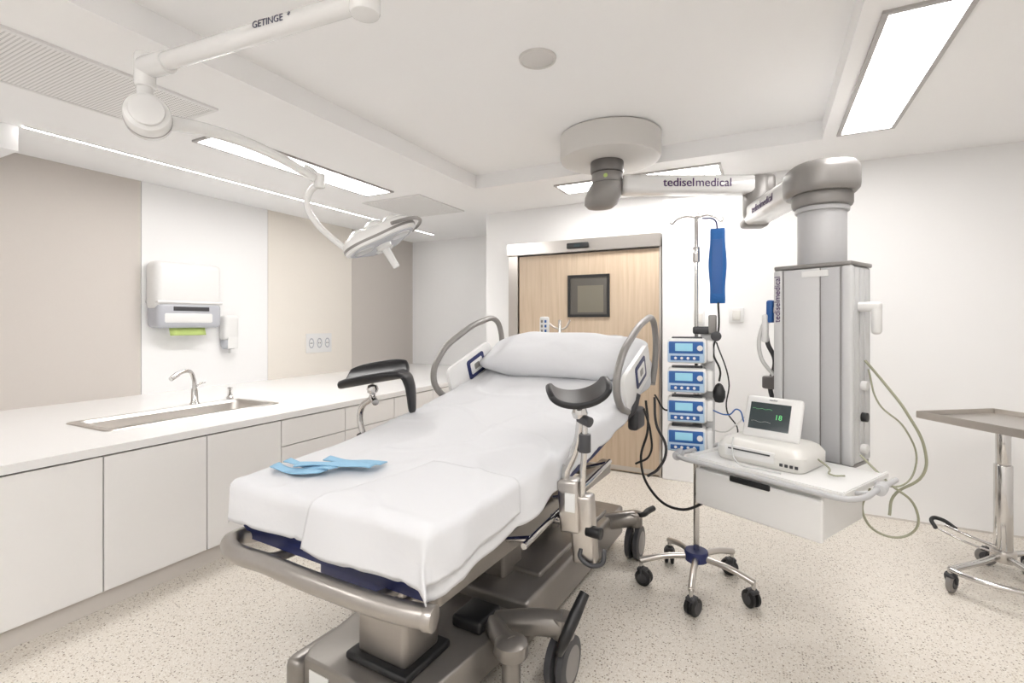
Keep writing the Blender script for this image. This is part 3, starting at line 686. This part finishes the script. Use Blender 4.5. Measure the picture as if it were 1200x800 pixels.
for k in range(4):
    z=1.255-.152*k
    p=G(f'infusion_pump_{k}',(-.045,-.03,z),0,pr)
    box(p,'case',(0,0,0),(.19,.13,.128),M['white'],.018)
    box(p,'blue_face',(-.005,-.064,-.006),(.178,.012,.104),M['blue_l'],.012)
    box(p,'blue_band',(-.005,-.0695,.018),(.165,.006,.062),M['blue'],.004)
    box(p,'lcd',(-.015,-.073,.02),(.085,.004,.040),M['lcd'],.002)
    box(p,'keypad_bar',(-.01,-.071,-.036),(.14,.005,.024),M['blue'],.003)
    for i in range(4): cyl(p,f'key_{i}',(-.055+.03*i,-.0735,-.036),(-.055+.03*i,-.077,-.036),.007,M['white'])
    cyl(p,'dial',(.062,-.072,.016),(.062,-.084,.016),.014,M['white'])
    box(p,'side_grip',(.11,.0,0),(.03,.10,.105),M['white'],.008)
    box(p,'carry_ridge',(0,.0,.067),(.15,.08,.010),M['dkgrey'],.004)
pc=G('pressure_infusion_bag',(0,0,0),0,iv)
def pouch(u,v):
    a=2*math.pi*u; c_,s_=math.cos(a),math.sin(a)
    k=max(0.0,1-abs(2*v-1)**14); w=.040-.004*math.sin(v*9)
    return (.105+w*sgn(c_)*abs(c_)**.4*(.9+.1*k), -.01+.022*sgn(s_)*abs(s_)**.8*k+.0, 1.50+.39*v)
grid(pc,'bag',40,28,pouch,M['pouch'])
tube(pc,'strap',[(.03,0,1.95),(.09,-.01,1.935),(.105,-.01,1.88)],.004,M['navy'])
box(pc,'cuff_band',(.105,-.031,1.69),(.05,.004,.28),M['blue'],.002)
tube(pc,'hose',[(.108,-.01,1.51),(.11,-.02,1.36),(.085,-.03,1.25),(.12,-.04,1.15),(.115,-.04,1.10)],.005,M['black'])
lathe(pc,'bulb',[(0,-.05),(.02,-.045),(.03,-.02),(.03,.01),(.018,.04),(.008,.05),(0,.052)],M['black'],(.115,-.045,1.04))
cyl(pc,'gauge',(.10,-.02,1.33),(.10,-.045,1.33),.025,M['dkgrey'])
box(pc,'valve_block',(.08,0,1.39),(.04,.03,.10),M['pgrey'],.008)
tube(iv,'drop_line_1',[(.10,-.02,1.30),(.16,-.03,1.1),(.15,-.02,.95),(.2,0,.85),(.17,0,.75)],.0035,M['black'])
tube(iv,'drop_line_2',[(.06,0,.95),(.16,-.02,.93),(.20,-.02,.96),(.23,-.03,.90)],.0035,M['blue'])
tube(iv,'drop_line_3',[(.05,0,.85),(.14,-.02,.84),(.19,-.03,.88),(.23,.0,.92)],.0035,M['cablel'])
cg=G('power_cable')
tube(cg,'lead_1',[(-.62,2.9,.95),(-.60,2.86,.80),(-.63,2.82,.62),(-.55,2.74,.48),(-.40,2.66,.44),(-.25,2.62,.52)],.007,M['black'])
tube(cg,'lead_2',[(-.60,3.05,.95),(-.58,3.0,.80),(-.52,2.98,.66),(-.56,2.95,.55),(-.62,2.95,.50)],.008,M['dkgrey'])
tube(cg,'lead_3',[(-.58,2.95,.98),(-.50,2.92,.90),(-.46,2.9,1.0),(-.42,2.86,1.06)],.005,M['black'])
tube(cg,'lead_4',[(-.61,2.8,.92),(-.57,2.78,.80),(-.58,2.80,.66),(-.66,2.82,.60)],.006,M['black'])
hs=G('nurse_call_handset',(-1.42,3.42,0),0)
cyl(hs,'post',(.06,.0,0),(.06,0,1.42),.012,M['chrome'])
lathe(hs,'post_base',[(0,0),(.16,0),(.16,.02),(.03,.04),(0,.04)],M['pgrey'],(.06,0,0))
tube(hs,'arm',[(-.03,-.01,1.40),(.03,0,1.36),(.10,0,1.36),(.14,0,1.42)],.007,M['steel'])
box(hs,'handset_body',(-.05,-.03,1.37),(.075,.03,.15),M['white'],.015)
for i in range(6): box(hs,f'key_{i}',(-.065+.03*(i%2),-.046,1.41-.035*(i//2)),(.016,.004,.02),M['blue'] if i%2 else M['pgrey'],.003)
# ---------------------------------------------------------------- instrument table
it=G('instrument_table',(1.16,3.66,0),-54)
TW,TD,TZ=.74,.50,.88
x0,y0=-.12,-.40
multi(it,'tray',[(x0,x0+TW,y0,y0+TD,TZ-.012,TZ)],M['steel'],.002)
multi(it,'tray_rim',[(x0-.012,x0,y0-.012,y0+TD+.012,TZ-.015,TZ+.025),(x0+TW,x0+TW+.012,y0-.012,y0+TD+.012,TZ-.015,TZ+.025),(x0,x0+TW,y0-.012,y0,TZ-.015,TZ+.025),(x0,x0+TW,y0+TD,y0+TD+.012,TZ-.015,TZ+.025)],M['steel'],.003)
cyl(it,'post_outer',(0,0,.10),(0,0,.62),.040,M['chrome'])
cyl(it,'post_inner',(0,0,.60),(0,0,TZ-.03),.032,M['chrome'])
box(it,'tray_support',(.12,-.12,TZ-.03),(.36,.30,.03),M['steel'],.006,)
tube(it,'base_bar_1',[(.09,-.45,.12),(.05,-.22,.12),(0,0,.12),(.0,.16,.12)],.016,M['chrome'])
tube(it,'base_bar_2',[(.44,-.20,.12),(.25,-.1,.12),(0,0,.12),(-.12,.06,.12)],.016,M['chrome'])
tube(it,'base_bar_3',[(.09,-.45,.12),(.20,-.43,.12),(.36,-.30,.12),(.44,-.20,.12)],.013,M['chrome'])
cyl(it,'base_hub',(0,0,.09),(0,0,.15),.055,M['steel'])
caster(it,'caster_1',.09,-.45,.048,20,mw=M['pgrey'],zt=.13)
caster(it,'caster_2',.44,-.20,.048,70,mw=M['pgrey'],zt=.13)
caster(it,'caster_3',.0,.17,.048,200,mw=M['pgrey'],zt=.13)
caster(it,'caster_4',-.12,.07,.048,120,mw=M['pgrey'],zt=.13)
tube(it,'foot_pedal_rod',[(0,-.02,.16),(-.10,-.12,.20),(-.19,-.15,.22)],.008,M['chrome'])
tube(it,'foot_pedal_rod_2',[(.0,-.03,.13),(-.10,-.15,.17),(-.20,-.19,.20)],.006,M['chrome'])
tube(it,'foot_pedal',[(-.15,-.12,.21),(-.22,-.14,.24),(-.24,-.18,.24),(-.20,-.20,.20)],.011,M['black'])
# ---------------------------------------------------------------- world / camera
w=bpy.data.worlds.new('World'); scene.world=w; w.use_nodes=True
w.node_tree.nodes['Background'].inputs[0].default_value=(1,.98,.96,1); w.node_tree.nodes['Background'].inputs[1].default_value=.6
cam=bpy.data.cameras.new('camera'); co=bpy.data.objects.new('camera',cam); col.objects.link(co)
co.location=(0,0,1.4); co.rotation_euler=(R(90),0,R(27.2)); cam.sensor_width=36; cam.lens=17.4; cam.shift_y=-22/1200; cam.clip_start=.05
scene.camera=co
try:
    scene.view_settings.view_transform='Standard'; scene.view_settings.look='None'; scene.view_settings.exposure=0
except Exception as e: print(e)
